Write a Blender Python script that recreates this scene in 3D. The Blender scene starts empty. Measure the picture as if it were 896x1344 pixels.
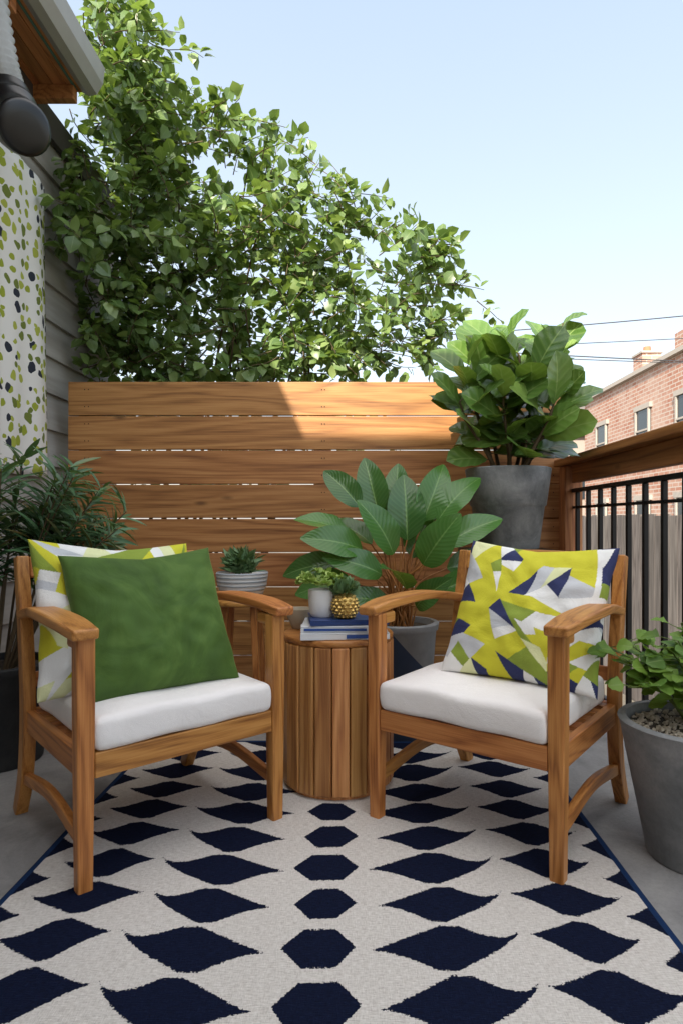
import bpy, bmesh, math, random
import numpy as np
from mathutils import Vector, Matrix, noise as mnoise
random.seed(7); rng=np.random.default_rng(7)
sc=bpy.context.scene
R=math.radians

# ------------------------------------------------------------------ helpers
def link(o,parent=None):
    sc.collection.objects.link(o)
    if parent: o.parent=parent
    return o
def empty(name,loc=(0,0,0),rz=0):
    e=bpy.data.objects.new(name,None); e.location=loc; e.rotation_euler=(0,0,rz); e.empty_display_size=.1
    return link(e)
def mesh(name,v,f,mat,parent=None,smooth=False,loc=(0,0,0),rot=(0,0,0)):
    me=bpy.data.meshes.new(name); me.from_pydata([tuple(p) for p in v],[],[tuple(a) for a in f]); me.update()
    if mat: me.materials.append(mat)
    if smooth: me.polygons.foreach_set('use_smooth',[True]*len(me.polygons))
    o=bpy.data.objects.new(name,me); o.location=loc; o.rotation_euler=rot
    return link(o,parent)
def bev(o,w,s=2):
    m=o.modifiers.new('b','BEVEL'); m.width=w; m.segments=s; m.limit_method='ANGLE'; m.angle_limit=R(40)
    return o
BF=[(0,3,2,1),(4,5,6,7),(0,1,5,4),(1,2,6,5),(2,3,7,6),(3,0,4,7)]
def box(name,c,s,mat,parent=None,rot=(0,0,0),b=.003):
    x,y,z=[a/2 for a in s]
    v=[(-x,-y,-z),(x,-y,-z),(x,y,-z),(-x,y,-z),(-x,-y,z),(x,-y,z),(x,y,z),(-x,y,z)]
    o=mesh(name,v,BF,mat,parent,loc=c,rot=rot)
    if b: bev(o,b)
    return o
def sweep(name,pts,w,h,side,mat,parent=None,b=.004):
    pts=[Vector(p) for p in pts]; n=len(pts); side=Vector(side).normalized(); v=[];f=[]
    for i,p in enumerate(pts):
        t=(pts[min(i+1,n-1)]-pts[max(i-1,0)]).normalized()
        up=t.cross(side).normalized(); ww=w[i] if hasattr(w,'__len__') else w; hh=h[i] if hasattr(h,'__len__') else h
        for a,c in ((-1,-1),(1,-1),(1,1),(-1,1)): v.append(p+side*a*ww/2+up*c*hh/2)
    for i in range(n-1):
        for k in range(4):
            a=i*4+k;bq=i*4+(k+1)%4; f.append((a,bq,bq+4,a+4))
    f.append((3,2,1,0)); e=(n-1)*4; f.append((e,e+1,e+2,e+3))
    o=mesh(name,v,f,mat,parent)
    bm=bmesh.new(); bm.from_mesh(o.data); bmesh.ops.recalc_face_normals(bm,faces=bm.faces); bm.to_mesh(o.data); bm.free()
    if b: bev(o,b,3)
    return o
def smoothpts(pts,n=12):
    pts=[Vector(p) for p in pts]; out=[]
    P=[pts[0]*2-pts[1]]+pts+[pts[-1]*2-pts[-2]]
    for i in range(1,len(P)-2):
        for k in range(n):
            t=k/n;a,b,c,d=P[i-1],P[i],P[i+1],P[i+2]
            out.append(.5*((2*b)+(c-a)*t+(2*a-5*b+4*c-d)*t*t+(3*b-a-3*c+d)*t**3))
    out.append(pts[-1]); return out
def lathe(name,prof,mat,parent=None,loc=(0,0,0),seg=48,rot=(0,0,0),smooth=True):
    v=[];f=[];n=len(prof)
    for r,z in prof:
        for k in range(seg):
            a=2*math.pi*k/seg; v.append((r*math.cos(a),r*math.sin(a),z))
    for i in range(n-1):
        for k in range(seg):
            k2=(k+1)%seg; f.append((i*seg+k,i*seg+k2,(i+1)*seg+k2,(i+1)*seg+k))
    if prof[0][0]>1e-4: f.append(tuple(range(seg-1,-1,-1)))
    if prof[-1][0]>1e-4: f.append(tuple((n-1)*seg+k for k in range(seg)))
    o=mesh(name,v,f,mat,parent,smooth=smooth,loc=loc,rot=rot)
    if smooth:
        m=o.modifiers.new('e','EDGE_SPLIT'); m.split_angle=R(50)
    return o
class Tubes:
    def __init__(s): s.v=[];s.f=[]
    def add(s,pts,r0,r1,seg=5):
        pts=[Vector(p) for p in pts]; n=len(pts); base=len(s.v)
        for i,p in enumerate(pts):
            t=(pts[min(i+1,n-1)]-pts[max(i-1,0)]); t=t.normalized() if t.length>1e-9 else Vector((0,0,1))
            a=t.orthogonal().normalized() if abs(t.z)>.95 else t.cross(Vector((0,0,1))).normalized()
            b=t.cross(a); r=r0+(r1-r0)*i/max(1,n-1)
            for k in range(seg):
                q=2*math.pi*k/seg; s.v.append(p+a*r*math.cos(q)+b*r*math.sin(q))
        for i in range(n-1):
            for k in range(seg):
                k2=(k+1)%seg; s.f.append((base+i*seg+k,base+i*seg+k2,base+(i+1)*seg+k2,base+(i+1)*seg+k))
    def make(s,name,mat,parent=None): return mesh(name,s.v,s.f,mat,parent,smooth=True)

# ---------------- leaves
def leaf_t(n,m,prof,fold=.25,droop=.25,wav=0.0):
    v=[];at=[];f=[]
    for i in range(n+1):
        t=i/n; w=max(prof(t),.004)
        for j in range(-m,m+1):
            u=j/m
            z=-droop*t*t+fold*abs(u)*w+wav*math.sin(t*17+u*2)*abs(u)*w
            v.append((u*w,t*(1-.25*droop*t),z)); at.append((u*.5+.5,t))
    c=2*m+1
    for i in range(n):
        for j in range(2*m): a=i*c+j; f.append((a,a+1,a+c+1,a+c))
    return np.array(v),np.array(at),np.array(f)
class Leaves:
    def __init__(s): s.items={}
    def add(s,key,pos,d,up,L,rnd=None,W=1.0):
        s.items.setdefault(key,[]).append((pos,d,up,L,random.random() if rnd is None else rnd,W))
    def make(s,name,temps,mat,parent=None):
        V=[];A=[];F=[];base=0
        for key,it in s.items.items():
            tv,ta,tf=temps[key]
            P=np.array([tuple(i[0]) for i in it]);D=np.array([tuple(i[1]) for i in it],float);U=np.array([tuple(i[2]) for i in it],float)
            L=np.array([i[3] for i in it]);Rn=np.array([i[4] for i in it]);W=np.array([i[5] for i in it])
            D/=np.linalg.norm(D,axis=1,keepdims=True)+1e-9
            X=np.cross(D,U);X/=np.linalg.norm(X,axis=1,keepdims=True)+1e-9
            Z=np.cross(X,D)
            vv=P[:,None,:]+L[:,None,None]*(X[:,None,:]*tv[None,:,0,None]*W[:,None,None]+D[:,None,:]*tv[None,:,1,None]+Z[:,None,:]*tv[None,:,2,None])
            n=len(it);k=len(tv)
            V.append(vv.reshape(-1,3))
            a=np.zeros((n,k,4));a[:,:,0]=Rn[:,None];a[:,:,1]=ta[None,:,0];a[:,:,2]=ta[None,:,1];a[:,:,3]=1
            A.append(a.reshape(-1,4))
            F.append((tf[None]+(np.arange(n)*k)[:,None,None]+base).reshape(-1,4)); base+=n*k
        V=np.concatenate(V);A=np.concatenate(A);F=np.concatenate(F)
        o=mesh(name,V.tolist(),F.tolist(),mat,parent,smooth=True)
        ca=o.data.attributes.new('lf','FLOAT_COLOR','POINT'); ca.data.foreach_set('color',A.astype(np.float32).ravel())
        return o

# ------------------------------------------------------------------ materials
class N:
    def __init__(s,name):
        s.m=bpy.data.materials.new(name); s.m.use_nodes=True; s.t=s.m.node_tree
        s.b=s.t.nodes['Principled BSDF']; s.out=s.t.nodes['Material Output']
    def n(s,ty,**k):
        nd=s.t.nodes.new(ty)
        for a,b in k.items():
            if a[0]=='_': nd.inputs[a[1:].replace('_',' ')].default_value=b
            else: setattr(nd,a,b)
        return nd
    def l(s,a,b): s.t.links.new(a,b)
    def math(s,op,a,b=None,c=None,clamp=False):
        nd=s.n('ShaderNodeMath',operation=op); nd.use_clamp=clamp
        for i,x in enumerate((a,b,c)):
            if x is None: continue
            if hasattr(x,'is_output') : s.l(x,nd.inputs[i])
            else: nd.inputs[i].default_value=x
        return nd.outputs[0]
    def mix(s,f,a,b,bt='MIX'):
        nd=s.n('ShaderNodeMix',data_type='RGBA',blend_type=bt)
        for i,x in ((0,f),(6,a),(7,b)):
            if hasattr(x,'is_output'): s.l(x,nd.inputs[i])
            else: nd.inputs[i].default_value=(tuple(x)+(1,) if i>0 and len(x)==3 else x)
        return nd.outputs[2]
    def ramp(s,fac,stops,interp='LINEAR'):
        nd=s.n('ShaderNodeValToRGB'); cr=nd.color_ramp; cr.interpolation=interp
        while len(cr.elements)<len(stops): cr.elements.new(.5)
        for e,(p,c) in zip(cr.elements,stops): e.position=p; e.color=tuple(c)+(1,) if len(c)==3 else c
        s.l(fac,nd.inputs[0]); return nd.outputs[0]
    def noise(s,vec,scale,detail=4,rough=.55,dist=0):
        nd=s.n('ShaderNodeTexNoise',_Scale=scale,_Detail=min(detail,4),_Roughness=rough,_Distortion=dist)
        if vec is not None: s.l(vec,nd.inputs['Vector'])
        return nd.outputs['Fac']
    def obj(s): return s.n('ShaderNodeTexCoord').outputs['Object']
    def map(s,vec,sc=(1,1,1),loc=(0,0,0),rot=(0,0,0)):
        nd=s.n('ShaderNodeMapping'); nd.inputs['Scale'].default_value=sc; nd.inputs['Location'].default_value=loc; nd.inputs['Rotation'].default_value=rot
        s.l(vec,nd.inputs['Vector']); return nd.outputs[0]
    def bump(s,h,st=.3,d=.01):
        nd=s.n('ShaderNodeBump',_Strength=st,_Distance=d); s.l(h,nd.inputs['Height']); s.l(nd.outputs[0],s.b.inputs['Normal'])
    def col(s,c):
        if hasattr(c,'is_output'): s.l(c,s.b.inputs['Base Color'])
        else: s.b.inputs['Base Color'].default_value=tuple(c)+(1,)
    def set(s,**k):
        for a,b in k.items(): s.b.inputs[a.replace('_',' ')].default_value=b
def simple(name,c,rough=.6,metal=0,nscale=30,var=.12,bump=.15,spec=.5):
    k=N(name); o=k.obj(); nz=k.noise(o,nscale,4)
    k.col(k.mix(nz,[x*(1-var) for x in c],[min(1,x*(1+var)) for x in c])); k.set(Roughness=rough,Metallic=metal)
    k.b.inputs['Specular IOR Level'].default_value=spec
    if bump: k.bump(nz,bump,.004)
    return k.m
def wood(name,dark,mid,light,axis=0,rough=.5,contrast=1.0,scale=1.0,knots=True,vary=.36):
    k=N(name); o=k.obj(); rnd=k.n('ShaderNodeObjectInfo').outputs['Random']
    off=k.n('ShaderNodeCombineXYZ'); r1=k.math('MULTIPLY',rnd,37.3)
    for i in range(3): k.l(r1,off.inputs[i])
    add=k.n('ShaderNodeVectorMath',operation='ADD'); k.l(o,add.inputs[0]); k.l(off.outputs[0],add.inputs[1]); v=add.outputs[0]
    s1=[5.5*scale]*3; s1[axis]=.50*scale; s2=[170*scale]*3; s2[axis]=4*scale; s3=[30*scale]*3; s3[axis]=.8*scale
    n1=k.noise(k.map(v,s1),1.0,2,.5,.4)
    rings=k.math('POWER',k.math('MULTIPLY_ADD',k.math('SINE',k.math('MULTIPLY',n1,66.0)),.5,.5),.6)
    fine=k.noise(k.map(v,s2),1.0,3,.65)
    broad=k.noise(k.map(v,s3),1.0,3,.6,.3)
    f=k.math('ADD',k.math('MULTIPLY',rings,.24*contrast),k.math('ADD',k.math('MULTIPLY',fine,.55),k.math('MULTIPLY',broad,.34)))
    c=k.ramp(f,[(.32,dark),(.56,mid),(.84,light)])
    hs=k.n('ShaderNodeHueSaturation'); k.l(c,hs.inputs['Color'])
    k.l(k.math('MULTIPLY_ADD',rnd,vary,1.02-vary/2),hs.inputs['Value']); k.l(k.math('MULTIPLY_ADD',k.math('FRACT',k.math('MULTIPLY',rnd,7.7)),.018,.490),hs.inputs['Hue'])
    res=hs.outputs[0]
    if knots:
        sk=[7]*3; sk[axis]=2.4
        vo=k.n('ShaderNodeTexVoronoi',_Scale=1.0); k.l(k.map(v,sk),vo.inputs['Vector'])
        kf=k.ramp(vo.outputs['Distance'],[(.03,(1,1,1)),(.11,(0,0,0))])
        res=k.mix(k.math('MULTIPLY',kf,.7),res,[x*.4 for x in dark])
    k.col(res); k.set(Roughness=rough); k.bump(k.math('ADD',fine,k.math('MULTIPLY',rings,.4)),.28,.002)
    return k.m
def leafmat(name,dark,light,vein,rough=.42,ribs=0,trans=.22,yellow=None,veinw=.035,ribst=.35,ribb=.25):
    k=N(name); at=k.n('ShaderNodeAttribute',attribute_name='lf'); sp=k.n('ShaderNodeSeparateColor'); k.l(at.outputs['Color'],sp.inputs[0])
    rnd,u,v=sp.outputs[0],sp.outputs[1],sp.outputs[2]
    nz=k.noise(k.obj(),9,1)
    f=k.math('ADD',k.math('MULTIPLY',rnd,.75),k.math('MULTIPLY',nz,.35),clamp=True)
    c=k.ramp(f,[(0.05,dark),(.9,light)]) if not yellow else k.ramp(f,[(0.05,dark),(.8,light),(.97,yellow)])
    au=k.math('ABSOLUTE',k.math('SUBTRACT',u,.5))
    vf=k.ramp(au,[(veinw*.5,(1,1,1)),(veinw,(0,0,0))])
    c=k.mix(k.math('MULTIPLY',vf,.75),c,vein)
    if ribs:
        w=k.math('SINE',k.math('MULTIPLY',k.math('SUBTRACT',v,k.math('MULTIPLY',au,.5)),ribs))
        w=k.math('MULTIPLY_ADD',w,.5,.5)
        c=k.mix(k.math('MULTIPLY',k.math('POWER',w,4),ribst),c,vein)
        k.bump(w,ribb,.004)
    k.col(c); k.set(Roughness=rough)
    tr=k.n('ShaderNodeBsdfTranslucent'); k.l(k.mix(.5,c,(.35,.5,.04),'MIX'),tr.inputs[0])
    ms=k.n('ShaderNodeMixShader'); ms.inputs[0].default_value=trans
    k.l(k.b.outputs[0],ms.inputs[1]); k.l(tr.outputs[0],ms.inputs[2]); k.l(ms.outputs[0],k.out.inputs[0])
    return k.m

CED=((.17,.060,.018),(.36,.150,.048),(.52,.255,.095))
TEAK=((.20,.064,.013),(.44,.178,.042),(.60,.285,.085))
m_fence=wood('cedar',*CED,axis=0,rough=.5,vary=.22,contrast=.85)
m_fenceZ=wood('cedar_post',*CED,axis=2,rough=.55)
m_fenceY=wood('cedar_rail',(.13,.045,.014),(.33,.125,.038),(.50,.22,.075),axis=1,rough=.5)
teak=[wood('teak_'+a,*TEAK,axis=i,rough=.42,scale=1.6,knots=False,contrast=.9,vary=.26) for i,a in enumerate('xyz')]
m_stave=wood('stave',(.24,.085,.025),(.47,.215,.065),(.64,.34,.125),axis=2,rough=.45,scale=1.2,knots=False,contrast=1.0)
m_black=simple('black_metal',(.012,.012,.014),.4,.6)
m_white=simple('white_ceramic',(.75,.75,.74),.3,bump=.03,var=.03)
m_stem=simple('bark',(.10,.07,.035),.8)
m_gstem=simple('green_stem',(.12,.17,.04),.6)

def concrete(name,c1,c2,c3,bs=.25,sc_=1.0,rough=.85):
    k=N(name); o=k.obj(); a=k.noise(o,2.2*sc_,4,.7,.5); b=k.noise(o,60*sc_,4,.7)
    c=k.ramp(a,[(.3,c1),(.5,c2),(.72,c3)]); c=k.mix(k.math('MULTIPLY',b,.5),c,[x*.6 for x in c1])
    vo=k.n('ShaderNodeTexVoronoi',_Scale=90*sc_); k.l(o,vo.inputs['Vector'])
    pit=k.ramp(vo.outputs['Distance'],[(.08,(0,0,0)),(.2,(1,1,1))])
    c=k.mix(k.math('MULTIPLY',k.math('SUBTRACT',1.0,pit),.35),c,[x*.4 for x in c1])
    k.col(c); k.set(Roughness=rough); k.bump(k.math('ADD',b,k.math('MULTIPLY',pit,.3)),bs,.004); return k.m
m_floor=concrete('patio_concrete',(.17,.165,.165),(.29,.285,.28),(.40,.39,.375),.3,1.6)
m_pot=concrete('pot_concrete',(.12,.128,.135),(.25,.26,.27),(.42,.43,.43),.3,3.2)
m_pot2=concrete('pot_light',(.15,.16,.17),(.25,.262,.27),(.38,.385,.39),.3,2.6)
m_potd=concrete('pot_dark',(.02,.022,.024),(.035,.037,.04),(.06,.06,.062),.2,2.5)
m_soil=concrete('soil',(.05,.035,.025),(.09,.07,.05),(.16,.13,.10),.8,8)

# ------------------------------------------------------------------ world, sun, camera
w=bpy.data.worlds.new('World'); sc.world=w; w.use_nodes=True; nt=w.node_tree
try: w.cycles.sampling_method='MANUAL'; w.cycles.sample_map_resolution=256
except Exception: pass
sky=nt.nodes.new('ShaderNodeTexSky'); sky.sky_type='NISHITA'; sky.sun_disc=False
d=Vector((.30,.80,-.666)).normalized()
sky.sun_elevation=math.asin(-d.z); sky.sun_rotation=math.atan2(-d.x,-d.y)
sky.air_density=1.2; sky.dust_density=2.5; sky.ozone_density=1.6
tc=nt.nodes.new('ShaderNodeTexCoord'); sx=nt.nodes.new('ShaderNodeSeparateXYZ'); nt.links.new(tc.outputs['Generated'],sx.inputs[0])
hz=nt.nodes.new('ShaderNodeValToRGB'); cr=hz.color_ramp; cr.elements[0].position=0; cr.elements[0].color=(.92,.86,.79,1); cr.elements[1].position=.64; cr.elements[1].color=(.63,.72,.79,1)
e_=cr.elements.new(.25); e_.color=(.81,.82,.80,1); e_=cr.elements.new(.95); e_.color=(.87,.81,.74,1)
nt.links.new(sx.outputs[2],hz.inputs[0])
dp=nt.nodes.new('ShaderNodeVectorMath'); dp.operation='DOT_PRODUCT'; nt.links.new(tc.outputs['Generated'],dp.inputs[0]); dp.inputs[1].default_value=tuple(Vector((-.2,-.42,.885)).normalized())  # overhead glow added to the sky, off the sun's direction, brightens the shaded patio
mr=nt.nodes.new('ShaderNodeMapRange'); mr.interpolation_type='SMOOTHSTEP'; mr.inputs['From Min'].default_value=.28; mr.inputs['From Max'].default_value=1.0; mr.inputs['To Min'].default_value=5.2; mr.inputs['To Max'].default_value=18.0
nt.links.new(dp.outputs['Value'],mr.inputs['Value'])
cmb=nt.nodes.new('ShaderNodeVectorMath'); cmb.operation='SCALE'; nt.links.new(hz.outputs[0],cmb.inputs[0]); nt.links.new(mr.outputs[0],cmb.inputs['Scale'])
ad=nt.nodes.new('ShaderNodeMix'); ad.data_type='RGBA'; ad.blend_type='ADD'; ad.inputs[0].default_value=1; nt.links.new(sky.outputs[0],ad.inputs[6]); nt.links.new(cmb.outputs[0],ad.inputs[7])  # bright haze layer added onto the sky colour to lift the shade
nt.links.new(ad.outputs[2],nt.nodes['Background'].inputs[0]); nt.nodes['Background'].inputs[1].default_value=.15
sl=bpy.data.lights.new('sun','SUN'); sl.energy=9.5; sl.angle=R(.5); sl.color=(1,.91,.77)
so=link(bpy.data.objects.new('sun',sl)); so.rotation_euler=d.to_track_quat('-Z','Y').to_euler(); so.location=(-5,-10,12)
cam=bpy.data.cameras.new('camera'); co=link(bpy.data.objects.new('camera',cam)); co.location=(0,0,.9); co.rotation_euler=(R(90),0,0)
cam.sensor_fit='VERTICAL'; cam.sensor_height=36; cam.sensor_width=24; cam.lens=820/1344*36; cam.shift_x=-24/1344; cam.shift_y=12/1344
cam.clip_start=.05; cam.clip_end=2000; sc.camera=co
sc.view_settings.view_transform='Standard'; sc.view_settings.look='None'; sc.view_settings.exposure=0

# ------------------------------------------------------------------ ground, patio
gm=concrete('ground_dirt',(.10,.09,.07),(.16,.14,.11),(.2,.19,.14),.4,.2)
mesh('ground',[(-600,-600,-.9),(600,-600,-.9),(600,600,-.9),(-600,600,-.9)],[(0,1,2,3)],gm)
patio=empty('concrete_patio')
box('slab',(-.25,1.05,-.45),(2.86,4.7,.898),m_floor,patio,b=.01)

# ------------------------------------------------------------------ rug
def rug():
    x0,x1,y0,y1=-.848,.681,.10,2.54; cx=(x0+x1)/2; st=.006
    nx=int((x1-x0)/st);ny=int((y1-y0)/st)
    xs=np.linspace(x0,x1,nx+1);ys=np.linspace(y0,y1,ny+1)
    X,Y=np.meshgrid(xs,ys)
    wob=.004*np.sin(X*9+Y*3)+.004*np.sin(Y*13)
    a=np.abs(X-cx+ .004*np.sin(Y*20)); yy=Y+wob; pitch=.1525
    sd=np.full(X.shape,-1.0)
    def cellv(off):
        q=(yy-1.3085-off)/pitch; return (q-np.round(q))*pitch, np.round(q)
    v,row=cellv(0); rv=.006*np.sin(row*4.1)
    h=np.minimum(.058,(.079+rv-a)*1.3); sd=np.maximum(sd,h-np.abs(v))
    for c,hw,off,H,curl,sk in ((.275,.160,.0,.072,.070,-.12),(.572,.128,.022,.070,.045,-.6),(.775,.088,.09,.066,.0,-.3)):
        v,row=cellv(off)
        for s in (-1,0,1):
            rs=row+s; jw=1+.06*np.sin(rs*2.7+c*9)
            u=(a-c)/(hw*jw); au=np.abs(u)
            bend=curl*np.where(u>0,np.clip(u,0,2)**4,-.25*au**3)+sk*.06*u
            vv=v-s*pitch-bend
            au1=np.clip(1-au,0,1)
            up=H*np.clip(1.14*np.clip(1-np.abs(u-.05),0,1)**1.3,0,.95)*(1+.10*np.sin(rs*3.3))
            dn=H*np.clip(1.20*np.clip(1-np.abs(u+.10),0,1)**1.4,0,1.0)
            prof=np.where(vv>0,up,dn); prof=np.minimum(prof,H*1.5*au1+.005)
            sd=np.maximum(sd,np.where(au<1.0,prof-np.abs(vv)-.001,-.02))
    Zz=.006+.0012*np.sin(X*7+Y*4)+.001*np.sin(X*3-Y*11)
    edge=np.minimum(np.minimum(X-x0,x1-X),np.minimum(Y-y0,y1-Y))
    V=np.stack([X,Y,Zz],-1).reshape(-1,3)
    i=np.arange(ny)[:,None]*(nx+1)+np.arange(nx)[None]; F=np.stack([i,i+1,i+nx+2,i+nx+1],-1).reshape(-1,4)
    k=N('woven_rug'); at=k.n('ShaderNodeAttribute',attribute_name='sd'); ae=k.n('ShaderNodeAttribute',attribute_name='edge'); o=k.obj()
    jag=k.noise(k.map(o,(30,260,1)),1,2,.6); jag2=k.noise(k.map(o,(220,120,1)),1,2,.7)
    s=k.math('ADD',at.outputs['Fac'],k.math('ADD',k.math('MULTIPLY',k.math('SUBTRACT',jag,.5),.012),k.math('MULTIPLY',k.math('SUBTRACT',jag2,.5),.016)))
    mask=k.math('MULTIPLY_ADD',s,900.0,.5,clamp=True)
    big=k.noise(o,3,4); thr=k.noise(k.map(o,(60,380,1)),1,2,.7); thr2=k.noise(k.map(o,(420,60,1)),1,2,.7)
    wv=k.math('ADD',k.math('MULTIPLY',thr,.6),k.math('MULTIPLY',thr2,.4))
    cream=k.ramp(wv,[(.3,(.38,.34,.31)),(.5,(.63,.595,.55)),(.68,(.80,.77,.73))])
    cream=k.mix(k.math('MULTIPLY',big,.3),cream,(.52,.48,.45))
    navy=k.ramp(wv,[(.3,(.002,.003,.010)),(.55,(.004,.008,.028)),(.75,(.014,.022,.06))])
    c=k.mix(mask,cream,navy)
    em=k.math('LESS_THAN',ae.outputs['Fac'],.015)
    c=k.mix(em,c,(.010,.03,.09)); k.col(c); k.set(Roughness=.95); k.b.inputs['Specular IOR Level'].default_value=.12
    k.bump(wv,.9,.004)
    ob=mesh('area_rug',V.tolist(),F.tolist(),k.m,smooth=True)
    for nm,arr in (('sd',sd),('edge',edge)):
        t=ob.data.attributes.new(nm,'FLOAT','POINT'); t.data.foreach_set('value',arr.astype(np.float32).ravel())
    sm=ob.modifiers.new('s','SOLIDIFY'); sm.thickness=.004; sm.offset=-1
rug()

# ------------------------------------------------------------------ cedar fence
fen=empty('wooden_slat_fence',(0,3.3,0))
for i in range(9):
    zt=1.636-i*.181
    xa,xb=-1.537+random.uniform(-.003,.003),1.10
    hh=.1768 if i not in (3,4) else .1758
    box('plank_%d'%(i+1),((xa+xb)/2,.011+random.uniform(0,.003),zt-hh/2),(xb-xa,.022,hh),m_fence,fen,rot=(0,R(random.uniform(-.04,.04)),0),b=.003)
for i,x in enumerate((-1.45,-.2,1.02)):
    box('post_%d'%(i+1),(x,.071,.80),(.09,.088,1.6),m_fenceZ,fen)
nv=[];nf=[]
for i in range(9):
    for x in (-1.45,-1.43,-.2,-.185,1.02):
        for dz in (-.045,.045):
            b0=len(nv); z=1.636-i*.181-.0865+dz
            for q in range(8): nv.append((x+.003*math.cos(q*math.pi/4),-.0015,z+.003*math.sin(q*math.pi/4)))
            nf.append(tuple(range(b0,b0+8)))
mesh('screws',nv,nf,m_black,fen)

# ------------------------------------------------------------------ railing
rl=empty('deck_railing',(1.085,0,0))
box('corner_post',(0,3.22,.59),(.09,.09,1.18),m_fenceZ,rl)
box('near_post',(0,.6,.59),(.09,.09,1.18),m_fenceZ,rl)
box('cap_rail',(0,1.75,1.20),(.14,3.06,.036),m_fenceY,rl,b=.005)
box('under_rail',(.0,1.9,1.137),(.038,2.5,.088),m_fenceY,rl)
box('top_bar',(0,1.91,1.055),(.025,2.53,.02),m_black,rl)
box('mid_bar',(0.0,1.91,.97),(.012,2.53,.012),m_black,rl,b=0)
box('bottom_bar',(0,1.91,.11),(.025,2.53,.025),m_black,rl)
y=.75;i=1
while y<3.15:
    box('baluster_%d'%i,(0.0,y,.584),(.019,.019,.921),m_black,rl,b=.002); y+=.148;i+=1

# ------------------------------------------------------------------ chairs
mc=N('cushion_fabric'); o=mc.obj(); a=mc.noise(mc.map(o,(600,600,600)),1,2); b=mc.noise(o,7,4,.6,.6)
mc.col(mc.mix(b,(.82,.78,.76),(.90,.87,.85))); mc.set(Roughness=.9); mc.bump(mc.math('ADD',mc.math('MULTIPLY',a,.15),b),.4,.014)
def cushion(name,c,s,mat,parent,r=.018,puff=.007):
    bm=bmesh.new(); bmesh.ops.create_cube(bm,size=1); bmesh.ops.subdivide_edges(bm,edges=bm.edges,cuts=20,use_grid_fill=True)
    hx,hy,hz=s[0]/2,s[1]/2,s[2]/2
    for v in bm.verts:
        g=lambda t:math.copysign(.5*(1-(1-2*abs(t))**1.9),t)
        p=Vector((g(v.co.x)*s[0],g(v.co.y)*s[1],v.co.z*s[2]))
        q=Vector((max(-hx+r,min(hx-r,p.x)),max(-hy+r,min(hy-r,p.y)),max(-hz+r,min(hz-r,p.z)))); dd=p-q
        if dd.length>1e-6: p=q+dd.normalized()*r
        u=p.x/hx;w_=p.y/hy
        p.z*=1+puff/hz*(1-u**4)*(1-w_**4) if p.z>0 else 1
        p.z+=.004*mnoise.noise(p*8)
        bul=(1-(p.z/hz)**2)*.004+.0035*mnoise.noise(p*14)
        if abs(u)>.9: p.x+=math.copysign(bul,u)
        if abs(w_)>.9: p.y+=math.copysign(bul,w_)
        v.co=p
    me=bpy.data.meshes.new(name); bm.to_mesh(me); bm.free(); me.materials.append(mat); me.polygons.foreach_set('use_smooth',[True]*len(me.polygons))
    ob=link(bpy.data.objects.new(name,me),parent); ob.location=c
    return ob
def chair(loc,rz):
    c=empty('wooden_armchair',loc,rz); hw=.278; D=.50
    for s,n in ((-1,'left'),(1,'right')):
        sweep('front_leg_'+n,[(s*hw,0,0),(s*hw,0,.2),(s*hw,0,.45),(s*hw,0,.622)],[.036,.040,.044,.044],[.036,.040,.044,.044],(1,0,0),teak[2],c,b=.006)
        bp=smoothpts([(s*hw,.575,0),(s*hw,.515,.13),(s*hw,.49,.30),(s*hw,.505,.50),(s*hw,.565,.79)],6)
        sweep('back_leg_'+n,bp,.036,[.04+.012*math.sin(math.pi*i/(len(bp)-1)) for i in range(len(bp))],(1,0,0),teak[2],c,b=.005)
        ap=smoothpts([(s*(hw+.008),-.045,.630),(s*(hw+.014),.08,.646),(s*(hw+.014),.28,.650),(s*(hw+.0),.43,.634),(s*(hw-.006),.545,.612)],6)
        n_=len(ap); ww=[.052+.024*math.sin(math.pi*min(1,(i+2)/(n_*.72)))**.8 if (i+2)/(n_*.72)<1 else .05 for i in range(n_)]
        ww=[max(.042,x) for x in ww]
        sweep('armrest_'+n,ap,ww,.028,(1,0,0),teak[1],c,b=.007)
        box('arm_support_'+n,(s*hw,.03,.605),(.034,.09,.036),teak[1],c,b=.008)
        box('side_apron_'+n,(s*(hw-.002),.245,.305),(.024,.445,.062),teak[1],c)
        sp=smoothpts([(s*hw,.02,.125),(s*hw,.26,.155),(s*hw,.50,.125)],6)
        sweep('side_stretcher_'+n,sp,.022,.034,(1,0,0),teak[1],c,b=.004)
    box('front_apron',(0,-.004,.305),(.512,.026,.062),teak[0],c)
    box('back_apron',(0,.486,.305),(.52,.024,.062),teak[0],c)
    for i in range(6): box('seat_slat_%d'%(i+1),(0,.05+i*.08,.327),(.53,.05,.014),teak[0],c)
    n_=9
    tr=[]
    for i in range(n_):
        u=-1+2*i/(n_-1); tr.append((u*(hw-.018),.548+.012*(1-u*u),.757+.010*(1-u*u)))
    sweep('back_top_rail',tr,.066,.026,(0,.19,.98),teak[0],c,b=.006)
    tr=[(x,.499,.42) for x in (-.26,0,.26)]
    sweep('back_lower_rail',tr,.045,.024,(0,.19,.98),teak[0],c)
    for i in range(7):
        x=-.21+.07*i
        sweep('back_slat_%d'%(i+1),[(x,.505,.43),(x,.528,.58),(x,.552,.735)],.036,.013,(1,0,0),teak[2],c,b=.003)
    cushion('seat_cushion',(0,.222,.379),(.507,.485,.086),mc.m,c)
    return c
chL=chair((-.462,1.70,.0),R(42)); chR=chair((.274,1.728,.0),R(-37.5))

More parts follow.
